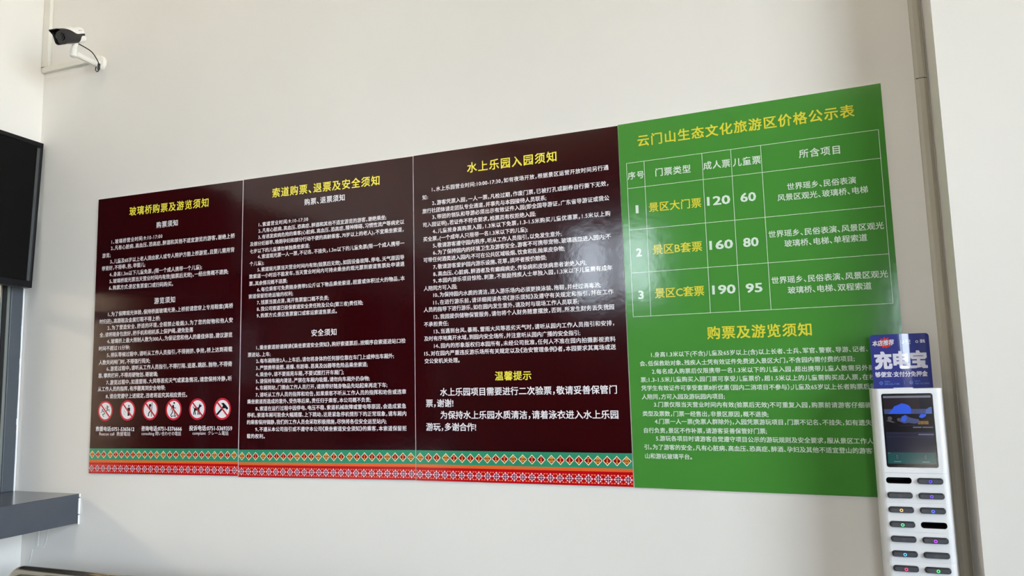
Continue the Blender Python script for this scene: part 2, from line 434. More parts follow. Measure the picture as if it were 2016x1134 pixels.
NAMES = [('notice_board', 'maroon notice board with six round red prohibition signs along its lower part', 'notice board'),
         ('notice_board', 'maroon notice board between two others, with two white lists under a yellow title', 'notice board'),
         ('notice_board', 'maroon notice board beside the green one, ending in four lines of larger white writing', 'notice board'),
         ('price_board', 'green price board with a ruled white ticket table and yellow titles', 'price board')]
boards = []
for i, ((ox, oz), q) in enumerate(QUADS):
    mb = MB()
    v = [(s, 0.0, t) for s, t in q] + [(s, -BT, t) for s, t in q]
    mb.add(v, [(4, 5, 6, 7)], 0)
    mb.add(v, [(3, 2, 1, 0), (0, 1, 5, 4), (1, 2, 6, 5), (2, 3, 7, 6), (3, 0, 4, 7)], 1)
    nm, lb, ct = NAMES[i]
    o = mb.build(nm, [P_GREEN if i == 3 else P_MAROON, P_EDGE], None, loc=(ox, -0.0008, oz))
    tag(o, lb, ct, 'notice boards hung side by side')
    boards.append(o)

# writing: (board, block, words, centre right, centre up, width, tilt, size) in metres and degrees
TEXT = [
(0,'title','玻璃桥购票及游览须知',0.4095,1.1309,0.4473,-0.95,0.0447),
(0,'heading','购票须知',0.4068,1.0575,0.1215,-0.12,0.0304),
(0,'heading','游览须知',0.4052,0.7280,0.1169,-0.12,0.0292),
(0,'rules','1、玻璃桥营业时间:9:10-17:00',0.2333,1.0079,0.2980,-0.12,0.0220),
(0,'rules','2、凡有心脏病、高血压、恐高症、醉酒和其他不适宜游览的游客，谢绝上桥',0.4287,0.9760,0.6929,-0.66,0.0220),
(0,'rules','游览;',0.0564,0.9496,0.0498,-0.12,0.0220),
(0,'rules','3、儿童及65岁以上老人须由家人或专人陪护方能上桥游览，且婴儿需用背',0.4279,0.9169,0.6940,-0.44,0.0220),
(0,'rules','带背好，不得牵、抱、举婴儿;',0.1602,0.8911,0.2570,-0.12,0.0220),
(0,'rules','4、身高1.3m以下儿童免票，(限一个成人携带一个儿童);',0.3424,0.8587,0.5259,-0.69,0.0220),
(0,'rules','5、玻璃桥观光票当天营业时间内有效(验票后无效)，一经出售概不退换;',0.4130,0.8287,0.6641,-0.52,0.0220),
(0,'rules','6、购票方式:景区售票窗口或扫码购买。',0.2650,0.7991,0.3704,-1.02,0.0220),
(0,'rules','1、为了保障观光体验，保持桥面玻璃光滑，上桥前请您穿上专用鞋套(离桥',0.4259,0.6845,0.6930,-0.12,0.0220),
(0,'rules','时归还)，高跟鞋及金属钉鞋不得上桥;',0.2073,0.6539,0.3527,-0.38,0.0220),
(0,'rules','2、为了营造安全、舒适的环境，全程禁止吸烟;3、为了您的财物和他人安',0.4264,0.6252,0.6927,-0.02,0.0220),
(0,'rules','全，请将随身包放好，把手机和相机系上保护绳，避免坠落',0.3000,0.5958,0.5331,-0.07,0.0220),
(0,'rules','4、玻璃桥上最大限制人数为300人，为保证您和他人的最佳体验，建议游览',0.4258,0.5660,0.6915,-0.08,0.0220),
(0,'rules','时间不超过15分钟;',0.1240,0.5361,0.1832,-0.12,0.0220),
(0,'rules','5、排队等候过程中，请听从工作人员指引，不得拥挤、争抢，桥上达到荷载',0.4273,0.5070,0.6909,0.07,0.0220),
(0,'rules','人数关闭闸门时，不得强行闯关;',0.1846,0.4750,0.2980,-0.12,0.0220),
(0,'rules','6、游览过程中，请听从工作人员指引，不得打闹、追逐、跳跃、抛物，不得倚',0.4278,0.4476,0.6895,0.11,0.0220),
(0,'rules','靠、攀爬栏杆，不得用硬物划、砸玻璃;',0.2070,0.4175,0.3439,-0.12,0.0220),
(0,'rules','7、游览过程中，如遇雷雨、大风等恶劣天气或紧急情况，请您保持冷静，听',0.4286,0.3887,0.6885,0.19,0.0220),
(0,'rules','从工作人员的指挥，有序撤离到安全地带;',0.2291,0.3595,0.3868,-0.12,0.0220),
(0,'rules','8、请自觉遵守上述规定，违者将追究其相应责任。',0.3133,0.3284,0.4577,0.07,0.0220),
(0,'phone','救援电话:0751-5365612',0.1439,0.1887,0.2249,-0.12,0.0220),
(0,'phone','咨询电话:0751-5376666',0.4067,0.1906,0.2227,-0.12,0.0220),
(0,'phone','投诉电话:0751-5369359',0.6681,0.1923,0.2219,-0.12,0.0220),
(0,'phone_translation','Rescue call  救援電話',0.1443,0.1681,0.1810,-0.12,0.0164),
(0,'phone_translation','consulting 問い合わせの電話',0.4060,0.1702,0.2176,-0.12,0.0164),
(0,'phone_translation','complaint  クレーム電話',0.6679,0.1728,0.1853,-0.12,0.0164),
(1,'title','索道购票、退票及安全须知',0.3997,1.1215,0.5016,-0.86,0.0436),
(1,'heading','购票、退票须知',0.4004,1.0696,0.1888,-0.23,0.0290),
(1,'heading','安全须知',0.4003,0.5507,0.1150,-0.23,0.0288),
(1,'rules','1、索道营业时间:9:10-17:30',0.2035,1.0017,0.2417,-0.23,0.0193),
(1,'rules','2、凡有心脏病、高血压、恐高症、醉酒和其他不适宜游览的游客，谢绝乘坐;',0.3802,0.9742,0.5969,-0.45,0.0193),
(1,'rules','3、有诱发疾病危险的乘客(心脏病、高血压、恐高症、精神障碍、习惯性流产等病史以',0.4184,0.9490,0.6739,-0.32,0.0193),
(1,'rules','及部分妊娠早、晚期孕妇和部分行动不便的高龄乘客、70岁以上的老人)，不宜乘坐索道，',0.3966,0.9219,0.7122,-0.56,0.0193),
(1,'rules','七岁以下的儿童请勿单独乘坐索道;',0.1860,0.8948,0.2914,-0.23,0.0193),
(1,'rules','4、索道观光票一人一票，不记名、不挂失，1.3m以下的儿童免票(限一个成人携带一',0.4178,0.8688,0.6757,-0.33,0.0193),
(1,'rules','个儿童);',0.0754,0.8444,0.0711,-0.23,0.0193),
(1,'rules','5、索道观光票当天营业时间内有效(验票后无效)，如因设备故障、停电、天气原因导',0.4170,0.8159,0.6750,-0.37,0.0193),
(1,'rules','致索道一小时后不能发车，当天营业时间内可持未乘坐的观光票到索道售票处申请退',0.3968,0.7908,0.7161,-0.33,0.0193),
(1,'rules','票，其余情况概不退票;',0.1331,0.7632,0.1876,-0.23,0.0193),
(1,'rules','6、每位乘客可免费随身携带5公斤以下物品乘坐索道，超重或体积过大的物品，本',0.4175,0.7361,0.6760,-0.14,0.0193),
(1,'rules','索道保留拒绝运输的权利;',0.1461,0.7113,0.2173,-0.23,0.0193),
(1,'rules','7、钱票当面点清，离开售票窗口概不负责;',0.2511,0.6842,0.3428,-0.23,0.0193),
(1,'rules','8、我公司索道已投保索道安全责任险及公众(第三者)责任险;',0.3276,0.6570,0.4962,-0.35,0.0193),
(1,'rules','9、购票方式:景区售票窗口或客运索道售票点。',0.2692,0.6311,0.3800,-0.35,0.0193),
(1,'rules','1、乘坐索道前请阅读《乘坐索道安全须知》，购好索道票后，按顺序自索道进站口检',0.4180,0.5047,0.6777,0.01,0.0193),
(1,'rules','票进站、上车;',0.0934,0.4772,0.1114,-0.23,0.0193),
(1,'rules','2、每车厢限坐2人，上车后，请勿将身体的任何部位靠在车门上或伸出车厢外;',0.3934,0.4512,0.6281,-0.03,0.0193),
(1,'rules','3、严禁携带易燃、易爆、有剧毒、恶臭及凶器等危险品乘坐索道;',0.3369,0.4241,0.5158,-0.10,0.0193),
(1,'rules','4、乘坐中，请不要摇晃车厢，不要试图打开车厢门;',0.2842,0.3978,0.4109,-0.12,0.0193),
(1,'rules','5、请保持车厢内清洁，严禁在车厢内吸烟，请勿向车厢外扔杂物;',0.3414,0.3718,0.5243,-0.06,0.0193),
(1,'rules','6、车厢到站，门需由工作人员打开，请携带好随身物品先站起来再走下车;',0.3791,0.3458,0.5988,-0.04,0.0193),
(1,'rules','7、请听从工作人员的指挥和劝告，如果乘客不听从工作人员的指挥和劝告或违章',0.4184,0.3194,0.6779,0.11,0.0193),
(1,'rules','乘坐索道而造成的意外、受伤等后果，责任归于乘客，本公司概不负责;',0.3233,0.2927,0.5700,0.02,0.0193),
(1,'rules','8、索道在运行过程中因停电、电压不稳、索道机械故障或雷电等原因，会造成紧急',0.4182,0.2668,0.6771,0.31,0.0193),
(1,'rules','停机，索道车厢可能会大幅摇摆、上下跳动，这是紧急停机情形下的正常现象，请车厢内',0.3979,0.2408,0.7185,0.14,0.0193),
(1,'rules','的乘客保持镇静，我们的工作人员会采取积极措施，尽快将各位安全运至站内;',0.3564,0.2131,0.6360,0.16,0.0193),
(1,'rules','9、不遵从本公司指引或不遵守本公司《乘坐索道安全须知》的乘客，本索道保留拒',0.4187,0.1868,0.6782,0.38,0.0193),
(1,'rules','载的权利。',0.0827,0.1580,0.0880,-0.23,0.0193),
(2,'title','水上乐园入园须知',0.3922,1.1108,0.3407,-0.24,0.0426),
(2,'rules','1、水上乐园营业时间:10:00-17:30，如有夜场开放，根据景区运营开放时间另行通',0.4110,1.0482,0.6675,-0.15,0.0190),
(2,'rules','知:',0.0492,1.0224,0.0232,-0.24,0.0190),
(2,'rules','2、游客凭票入园，一人一票，凡检过期，作废门票，已被打孔或副券自行撕下无效，',0.4096,0.9953,0.6640,-0.44,0.0190),
(2,'rules','旅行社团体请走团队专业通道，并事先与本园接待人员联系;',0.2789,0.9693,0.4839,-0.38,0.0190),
(2,'rules','3、带团的领队和导游必须出示有效证件入园(即全国导游证，广东省导游证或我公',0.4104,0.9442,0.6649,-0.19,0.0190),
(2,'rules','司入园证明)，若证件不符合要求，检票员有权拒绝入园;',0.2594,0.9174,0.4418,-0.45,0.0190),
(2,'rules','4、儿童按身高购票入园，1.3米以下免票，1.3-1.5米购买儿童优惠票，1.5米以上购',0.4112,0.8910,0.6656,-0.17,0.0190),
(2,'rules','买全票，(一个成年人只限带一名1.3米以下的儿童);',0.2440,0.8648,0.4100,-0.25,0.0190),
(2,'rules','5、敬请游客遵守园内秩序，听从工作人员指引，以免发生意外;',0.3250,0.8385,0.4926,-0.21,0.0190),
(2,'rules','6、为了保持园内的环境卫生及游客安全，游客不可携带宠物、玻璃器皿进入园内;不',0.4110,0.8128,0.6642,-0.07,0.0190),
(2,'rules','可带任何酒类进入园内;不可在公共区域吸烟、饮食和乱抛果皮杂物;',0.3100,0.7870,0.5418,-0.26,0.0190),
(2,'rules','7、敬请游客爱护园内游乐设施、花草，损坏者按价赔偿;',0.2966,0.7601,0.4359,-0.10,0.0190),
(2,'rules','8、高血压、心脏病、醉酒者及有癫痫病史、传染病和皮肤病患者谢绝入内;',0.3667,0.7328,0.5769,-0.33,0.0190),
(2,'rules','9、本园内游乐项目惊险、刺激，不鼓励残疾人士单独入园，1.3米以下儿童需有成年',0.4107,0.7082,0.6655,-0.23,0.0190),
(2,'rules','人陪同方可入园;',0.1062,0.6833,0.1347,-0.24,0.0190),
(2,'rules','10、为保持园内水质的清洁，进入游乐场内必须更换泳装、拖鞋，并经过消毒池;',0.3898,0.6550,0.6246,-0.53,0.0190),
(2,'rules','11、在进行游乐前，请详细阅读各项《游乐须知》及遵守有关规定和指引，并在工作',0.4103,0.6289,0.6666,-0.29,0.0190),
(2,'rules','人员的指导下进行游乐，如在园内发生意外，请及时与现场工作人员联系;',0.3310,0.6040,0.5861,-0.41,0.0190),
(2,'rules','12、我园提供储物保管服务，请勿将个人财务随意摆放，否则，所发生财务丢失我园',0.4108,0.5777,0.6662,-0.15,0.0190),
(2,'rules','不承担责任;',0.0875,0.5528,0.0991,-0.24,0.0190),
(2,'rules','13、当遇到台风、暴雨、雷雨大风等恶劣天气时，请听从园内工作人员指引和安排，',0.4097,0.5249,0.6640,-0.20,0.0190),
(2,'rules','及时有序地离开水域，到园内安全场所，并注意听从园内广播的安全指引;',0.3315,0.4990,0.5871,-0.45,0.0190),
(2,'rules','14、园内的形象版权归本园所有，未经公司批准，任何人不准在园内拍摄影视资料',0.4109,0.4724,0.6667,-0.27,0.0190),
(2,'rules','15、对在园内严重违反游乐场所有关规定以及《治安管理条例》者，本园要求其离场或送',0.3912,0.4464,0.7064,-0.22,0.0190),
(2,'rules','交公安机关处理。',0.1084,0.4204,0.1401,-0.24,0.0190),
(2,'tip_title','温馨提示',0.3798,0.3600,0.1343,-0.24,0.0336),
(2,'tip','水上乐园项目需要进行二次验票，敬请妥善保管门',0.4207,0.3079,0.6426,-0.18,0.0299),
(2,'tip','票，谢谢!',0.0966,0.2699,0.1090,-0.24,0.0299),
(2,'tip','为保持水上乐园水质清洁，请着泳衣进入水上乐园',0.4214,0.2274,0.6438,-0.17,0.0299),
(2,'tip','游玩，多谢合作!',0.1395,0.1867,0.1957,-0.24,0.0299),
(3,'title','云门山生态文化旅游区价格公示表',0.3898,1.1262,0.6589,0.15,0.0439),
(3,'table_header','序号',0.0496,1.0109,0.0540,-0.43,0.0270),
(3,'table_header','门票类型',0.1713,1.0112,0.1139,-0.43,0.0285),
(3,'table_header','成人票',0.3102,1.0136,0.0834,-0.43,0.0278),
(3,'table_header','儿童票',0.4019,1.0125,0.0842,-0.43,0.0281),
(3,'table_header','所含项目',0.6138,1.0137,0.1153,-0.43,0.0288),
(3,'ticket_type','景区大门票',0.1716,0.8969,0.1679,-0.43,0.0336),
(3,'ticket_type','景区B套票',0.1719,0.7560,0.1575,-0.43,0.0350),
(3,'ticket_type','景区C套票',0.1718,0.6138,0.1556,-0.43,0.0346),
(3,'row_number','1',0.0485,0.8971,0.0143,-0.43,0.0286),
(3,'row_number','2',0.0484,0.7530,0.0185,-0.43,0.0370),
(3,'row_number','3',0.0488,0.6135,0.0177,-0.43,0.0353),
(3,'price','120',0.3095,0.8980,0.0715,-0.43,0.0476),
(3,'price','60',0.3995,0.8986,0.0470,-0.43,0.0470),
(3,'price','160',0.3095,0.7560,0.0723,-0.43,0.0482),
(3,'price','80',0.3991,0.7558,0.0460,-0.43,0.0460),
(3,'price','190',0.3097,0.6140,0.0710,-0.43,0.0473),
(3,'price','95',0.4000,0.6130,0.0494,-0.43,0.0494),
(3,'included','世界瑶乡、民俗表演',0.6119,0.9155,0.1936,-0.43,0.0230),
(3,'included','风景区观光、玻璃桥、电梯',0.6120,0.8838,0.2529,-0.43,0.0230),
(3,'included','世界瑶乡、民俗表演、风景区观光',0.6124,0.7722,0.3204,-0.43,0.0230),
(3,'included','玻璃桥、电梯、单程索道',0.6113,0.7404,0.2297,-0.43,0.0230),
(3,'included','世界瑶乡、民俗表演、风景区观光',0.6124,0.6293,0.3205,-0.43,0.0230),
(3,'included','玻璃桥、电梯、双程索道',0.6122,0.5969,0.2300,-0.43,0.0230),
(3,'heading','购票及游览须知',0.4038,0.4777,0.3048,-0.43,0.0435),
(3,'rules','1.身高1.3米以下(不含)儿童及65岁以上(含)以上长者、士兵、军官、警察、导游、记者、',0.3883,0.4155,0.6322,-0.42,0.0177),
(3,'rules','会、低保救助对象、残疾人士凭有效证件免费进入景区大门，不含园内需付费的项目;',0.3507,0.3883,0.6324,-0.38,0.0177),
(3,'rules','2.每名成人购票后仅限携带一名1.3米以下的儿童入园，超出携带儿童人数需另外购',0.3956,0.3615,0.6463,-0.51,0.0177),
(3,'rules','票;1.3-1.5米儿童购买入园门票可享受儿童票价，超1.5米以上的儿童需购买成人票，在校',0.3771,0.3355,0.6836,-0.57,0.0177),
(3,'rules','凭学生有效证件可享受套票8折优惠（园内二消项目不参与）;儿童及65岁以上长者购票后须',0.3774,0.3085,0.6833,-0.66,0.0177),
(3,'rules','人陪同，方可入园及游玩园内项目;',0.1649,0.2835,0.2576,-0.43,0.0177),
(3,'rules','3.门票仅限当天营业时间内有效(验票后无效)不可重复入园，购票前请游客仔细确',0.3876,0.2557,0.6275,-0.78,0.0177),
(3,'rules','类型及票数，门票一经售出，非景区原因，概不退换;',0.2274,0.2293,0.3821,-0.66,0.0177),
(3,'rules','4.门票一人一票(免票人群除外)，入园凭票游玩项目，门票不记名、不挂失，如有遗失',0.3866,0.2042,0.6254,-0.49,0.0177),
(3,'rules','自行负责，景区不作补票，请游客妥善保管好门票;',0.2244,0.1779,0.3724,-0.28,0.0177),
(3,'rules','5.游玩各项目时请游客自觉遵守项目公示的游玩规则及安全要求，服从景区工作人',0.3875,0.1517,0.6247,-0.42,0.0177),
(3,'rules','引。为了游客的安全，凡有心脏病、高血压、恐高症、醉酒、孕妇及其他不适宜登山的游客',0.3661,0.1244,0.6575,-0.43,0.0177),
(3,'rules','山和游玩玻璃平台。',0.1115,0.0984,0.1467,-0.43,0.0177),
]


BLOCKS = {  # block: part name, bold, size factor, mode
 'title': ('title', 0.018, 0.95, 'track'), 'heading': ('heading', 0.018, 0.98, 'track'), 'rules': ('rules_text', 0.016, 1.0, 'track'),
 'phone': ('phone_number', 0.022, 1.0, 'scale'), 'phone_translation': ('phone_translation', 0.0, 1.12, 'scale'),
 'tip_title': ('tip_title', 0.018, 1.0, 'track'), 'tip': ('tip_text', 0.018, 1.0, 'track'), 'table_header': ('table_header', 0.014, 1.0, 'track'),
 'ticket_type': ('ticket_type', 0.014, 1.0, 'track'), 'row_number': ('row_number', 0.03, 1.0, 'scale'), 'price': ('ticket_price', 0.024, 1.0, 'scale'),
 'included': ('included_sights', 0.012, 1.0, 'track')}
FORCE = {'price': 0.039, 'row_number': 0.037}
groups = {}
for t in TEXT: groups.setdefault((t[0], t[1]), []).append(t)
SPLIT = {'heading', 'phone', 'phone_translation', 'table_header', 'ticket_type', 'row_number', 'price'}
for (bi, key), rows in groups.items():
    nm, bold, fac, mode = BLOCKS[key]
    yellow = key in ('title', 'tip_title', 'ticket_type') or (bi == 3 and key == 'heading')
    m = (P_YELLOW2 if bi == 3 else P_YELLOW) if yellow else (P_PALE if bi == 3 else P_WHITE)
    if key in SPLIT: lots = [[r] for r in rows]
    elif key == 'included': lots = [rows[0:2], rows[2:4], rows[4:6]]
    else: lots = [rows]
    for lot in lots:
        fl = FLAT(board_fn)
        for _, _, body, cx, cy, w, a, em in lot:
            if key == 'row_number': w = 0.0095 if body == '1' else 0.0185
            lettering(fl, body, cx, cy, w, a, FORCE.get(key, em*fac), 0, bold, 0.0004, mode)
        fl.build(nm, m, boards[bi])

# price table ruling
fl = FLAT(board_fn); LW = 0.0015
def hline(z0, z1, x0=0.0198, x1=0.7795):
    fl.poly([(x0, z0-LW/2), (x1, z1-LW/2), (x1, z1+LW/2), (x0, z0+LW/2)], 0, 0.0003)
def vline(x0, x1, z0=0.5425, z1=1.055): fl.poly([(x0-LW/2, z0), (x0+LW/2, z0), (x1+LW/2, z1), (x1-LW/2, z1)], 0, 0.0003)
hline(1.0551, 1.0593); hline(0.9693, 0.9723); hline(0.8292, 0.8286); hline(0.6862, 0.6863); hline(0.5429, 0.5416)
vline(0.0198, 0.0198, 0.543, 1.055); vline(0.0774, 0.0787); vline(0.2650, 0.2660, z1=1.0565); vline(0.3545, 0.3556, z1=1.057); vline(0.4454, 0.4460, z1=1.0575); vline(0.7797, 0.7797, 0.5416, 1.0593)
fl.build('table_ruling', P_PALE, boards[3])

# embroidered border along the foot of the three maroon boards
def border(i):
    q = QUADS[i][1]; Wd = q[1][0]; rise = q[1][1]
    def fn(s, t, lift): return (s, -BT-lift, t + rise*s/Wd)
    fl = FLAT(fn)
    G, O, R, D, C, Gd, Sa, Br, Pk, Pu = range(10)
    def band(t0, t1, mi, lift=0.0002): fl.poly([(0, t0), (Wd, t0), (Wd, t1), (0, t1)], mi, lift)
    band(0.0565, 0.1053, G); band(0.0460, 0.0565, O); band(0.0, 0.0460, R)
    T = Wd/2; kinds = 'FTIFTIITFITF'
    offs = [0.0408, 0.126, 0.209, 0.302] + [0.382 + 0.0814*k for k in range(8)]
    cz = 0.0802; hx, hz = 0.0160, 0.0163
    for tile in range(2):
        for k, u in enumerate(offs):
            cx = T*(tile + u)
            def dia(rx, rz, mi, lift): fl.poly([(cx-rx, cz), (cx, cz-rz), (cx+rx, cz), (cx, cz+rz)], mi, lift)
            dia(hx, hz, C, 0.0003); kd = kinds[k]
            dia(hx*0.80, hz*0.80, Br if kd == 'F' else D, 0.0004)
            if k not in (2, 11): fl.poly([(cx+hx*0.86, cz-0.0008), (cx+hx*1.25, cz-0.0008), (cx+hx*1.25, cz+0.0008), (cx+hx*0.86, cz+0.0008)], D, 0.00035)
            L = 0.0005
            if kd == 'F':
                fl.stroke([(cx, cz-0.009), (cx, cz+0.009)], 0.0018, Gd, L)
                for sg in (-1, 1):
                    for (px, pz) in ((0.0042, 0.0038), (0.0058, -0.0012), (0.0036, -0.0048), (0.0022, 0.0072)):
                        fl.disc(cx+sg*px, cz+pz, 0.0021, 0.0021, Gd, L, 8)
                fl.disc(cx, cz+0.0092, 0.0018, None, Gd, L, 8)
            else:
                if kd == 'T': fl.stroke([(cx-0.0050, cz+0.0052), (cx-0.0025, cz+0.0068), (cx+0.0025, cz+0.0068), (cx+0.0050, cz+0.0052)], 0.0018, Sa, L)
                fl.stroke([(cx, cz+(0.0092 if kd == 'I' else 0.0062)), (cx, cz-0.003)], 0.0020, Sa, L)
                fl.stroke([(cx-0.0030, cz+0.0006), (cx+0.0030, cz+0.0006)], 0.0014, Gd, L)
                fl.stroke([(cx-0.0032, cz-0.0085), (cx, cz-0.0028), (cx+0.0032, cz-0.0085)], 0.0024, Gd, L)
                fl.poly([(cx-0.0022, cz-0.010), (cx, cz-0.0125), (cx+0.0022, cz-0.010), (cx, cz-0.0062)], Br, L)
    zf = 0.0215
    foff = [0.0378 + 0.0837*k for k in range(12)]
    for tile in range(2):
        for u in foff:
            cx = T*(tile+u)
            def dm(x, z, rx, rz, mi, lift): fl.poly([(cx+x-rx, zf+z), (cx+x, zf+z-rz), (cx+x+rx, zf+z), (cx+x, zf+z+rz)], mi, lift)
            dm(0, 0, 0.0112, 0.0115, Pu, 0.0003)
            fl.stroke([(cx-0.010, zf), (cx+0.010, zf)], 0.0017, Pk, 0.0004); fl.stroke([(cx, zf-0.0105), (cx, zf+0.0105)], 0.0017, Pk, 0.0004)
            for x, z in ((0.0112, 0), (-0.0112, 0)): dm(x, z, 0.0041, 0.0040, Pk, 0.0004)
            for x, z in ((0, 0.0115), (0, -0.0115)): dm(x, z, 0.0037, 0.0042, Pk, 0.0004)
            for sx in (-1, 1):
                for sz in (-1, 1): dm(sx*0.0068, sz*0.0066, 0.0030, 0.0034, Pk, 0.0004)
            for sz in (-1, 1):
                for x in (0.0118, -0.0118):
                    a = cx+x; zz = zf+sz*0.0130
                    fl.poly([(a-0.0042, zz+sz*0.0012), (a+0.0042, zz+sz*0.0012), (a, zz-sz*0.0030)], Sa, 0.00035)
    fl.build('border_pattern', [P_BGREEN, P_ORANGE, P_RED, P_DKRED, P_CREAM, P_GOLD, P_SALMON, P_BROWN, P_PINK, P_PURPLE], boards[i])
for i in range(3): border(i)

# six prohibition signs
DISCS = [(0.0847, 0.2658), (0.2143, 0.2670), (0.3427, 0.2686), (0.4713, 0.2684), (0.5981, 0.2691), (0.7272, 0.2688)]
def symbol(fl, k):
    S = fl.stroke; L = 0.0006
    if k == 0:
        fl.disc(0.24, 0.45, 0.085, 0.075, 0, L, 16); S([(0.30,0.36),(0.22,0.06)], 0.09, 0, L); S([(0.0,0.28),(0.27,0.29),(0.50,0.46)], 0.06, 0, L); S([(0.22,0.06),(0.50,0.12),(0.54,-0.08)], 0.07, 0, L); S([(0.22,0.06),(0.13,-0.18)], 0.07, 0, L)
        fl.disc(-0.40, 0.10, 0.085, 0.075, 0, L, 16); S([(-0.33,0.0),(-0.16,-0.10)], 0.08, 0, L); S([(-0.60,-0.18),(-0.45,-0.06),(-0.30,0.0)], 0.06, 0, L); S([(-0.16,-0.10),(-0.06,-0.28),(-0.36,-0.34),(-0.20,-0.56)], 0.07, 0, L)
    elif k == 1:
        fl.disc(0.15, 0.43, 0.09, 0.08, 0, L, 16); fl.poly(rrect(-0.02, -0.06, 0.34, 0.28, 0.08, 4), 0, L); S([(0.08,-0.05),(0.09,-0.5)], 0.13, 0, L); S([(0.20,-0.05),(0.22,-0.5)], 0.12, 0, L); S([(0.0,-0.5),(0.2,-0.5)], 0.04, 0, L)
        for x, z in ((-0.40,-0.04),(-0.30,-0.17),(-0.43,-0.37)): fl.disc(x, z, 0.05, 0.035, 0, L, 6)
    elif k == 2:
        S([(0.21,0.70),(0.17,-0.63)], 0.075, 0, L); fl.disc(-0.03, 0.42, 0.15, 0.14, 0, L, 20); S([(-0.08,0.36),(-0.02,0.1),(0.06,-0.10),(-0.18,-0.32),(-0.22,-0.60)], 0.11, 0, L)
    elif k == 3:
        fl.disc(0.05, 0.62, 0.10, 0.09, 0, L, 16); S([(-0.07,0.40),(-0.04,0.02)], 0.2, 0, L); S([(-0.05,0.36),(0.02,0.18),(0.28,0.14)], 0.07, 0, L); S([(-0.12,0.36),(-0.26,0.14),(-0.34,-0.06)], 0.06, 0, L); S([(-0.08,0.04),(-0.14,-0.28),(-0.34,-0.52)], 0.1, 0, L); S([(0.0,0.04),(0.14,-0.25),(0.17,-0.54)], 0.1, 0, L); S([(-0.38,-0.55),(-0.30,-0.60),(0.26,-0.60),(0.34,-0.55)], 0.06, 0, L)
        for x in (-0.24, 0.2): fl.disc(x, -0.67, 0.05, 0.05, 0, L, 10)
    elif k == 4:
        fl.poly([(-0.40,0.10),(0.0,0.16),(0.22,0.16),(0.27,-0.12),(0.12,-0.16),(-0.22,-0.12),(-0.40,-0.14)], 0, L); fl.poly([(0.14,0.18),(0.22,0.42),(0.28,0.54),(0.33,0.40),(0.50,0.34),(0.52,0.26),(0.36,0.20),(0.27,0.06)], 0, L)
        S([(-0.38,0.08),(-0.50,0.16),(-0.48,0.26)], 0.06, 0, L); S([(-0.36,-0.1),(-0.40,-0.3),(-0.44,-0.5)], 0.1, 0, L); S([(-0.28,-0.1),(-0.25,-0.3),(-0.22,-0.5)], 0.1, 0, L); S([(0.1,-0.1),(0.08,-0.5)], 0.1, 0, L); S([(0.23,-0.1),(0.25,-0.5)], 0.1, 0, L)
    else:
        S([(-0.60,-0.5),(0.18,0.22)], 0.19, 0, L); fl.poly([(-0.16,0.52),(0.14,0.56),(0.40,0.36),(0.66,0.10),(0.68,0.02),(0.52,-0.08),(0.44,0.02),(0.36,0.06),(0.20,0.06),(0.04,0.24),(0.06,0.36)], 0, L)
for k, (cx, cz) in enumerate(DISCS):
    R_ = 0.0438
    def fn(s, t, lift): return (cx + s*R_, -BT-lift, cz + t*R_)
    fl = FLAT(fn)
    fl.disc(0, 0, 0.90, None, 0, 0.0003, 48); fl.ring(0, 0, 0.82, 1.0, 1, 0.0004); fl.stroke([(-0.56, 0.58), (0.58, -0.58)], 0.15, 1, 0.0008)
    sg = fl.build('prohibition_sign', [P_WHITE, P_SIGNRED], boards[0])
    sg['label'] = ('no running sign', 'no littering sign', 'no leaning on the rail sign', 'no skateboarding sign', 'no dogs sign', 'no hammering sign')[k]
    fl = FLAT(fn); symbol(fl, k); fl.build('symbol', P_SIGNBLACK, sg)

# ================================================================ power bank station
M_TOWER = mat('white_station_plastic', (232, 232, 234), 0.32, spec=0.45)
M_HOLE = mat('slot_black', (4, 4, 5), 0.7)
M_BANK = mat('charcoal_power_bank', (64, 65, 72), 0.42)
M_BANKTOP = mat('black_power_bank_shell', (30, 31, 35), 0.3)
TX, TY = 3.1866, -0.130
st = tag(empty('charging_station', (TX, -0.075, 0.0)), 'slim white power bank rental station with a screen, standing against the pillar', 'charging station')
HW = 0.0856; DB = 0.105; RC = 0.0165     # half width, depth, corner radius
def plan(y_front=0.0):
    f = TY + 0.075; bk = f + DB
    pts = []
    for cx, a0 in ((HW-RC, -PI/2), ):
        pass
    pts += [(-HW+RC + RC*math.cos(PI+PI/2*k/6), f+RC + RC*math.sin(PI+PI/2*k/6)) for k in range(7)]
    pts += [(HW-RC + RC*math.cos(-PI/2+PI/2*k/6), f+RC + RC*math.sin(-PI/2+PI/2*k/6)) for k in range(7)]
    pts += [(HW, bk), (-HW, bk)]
    return pts
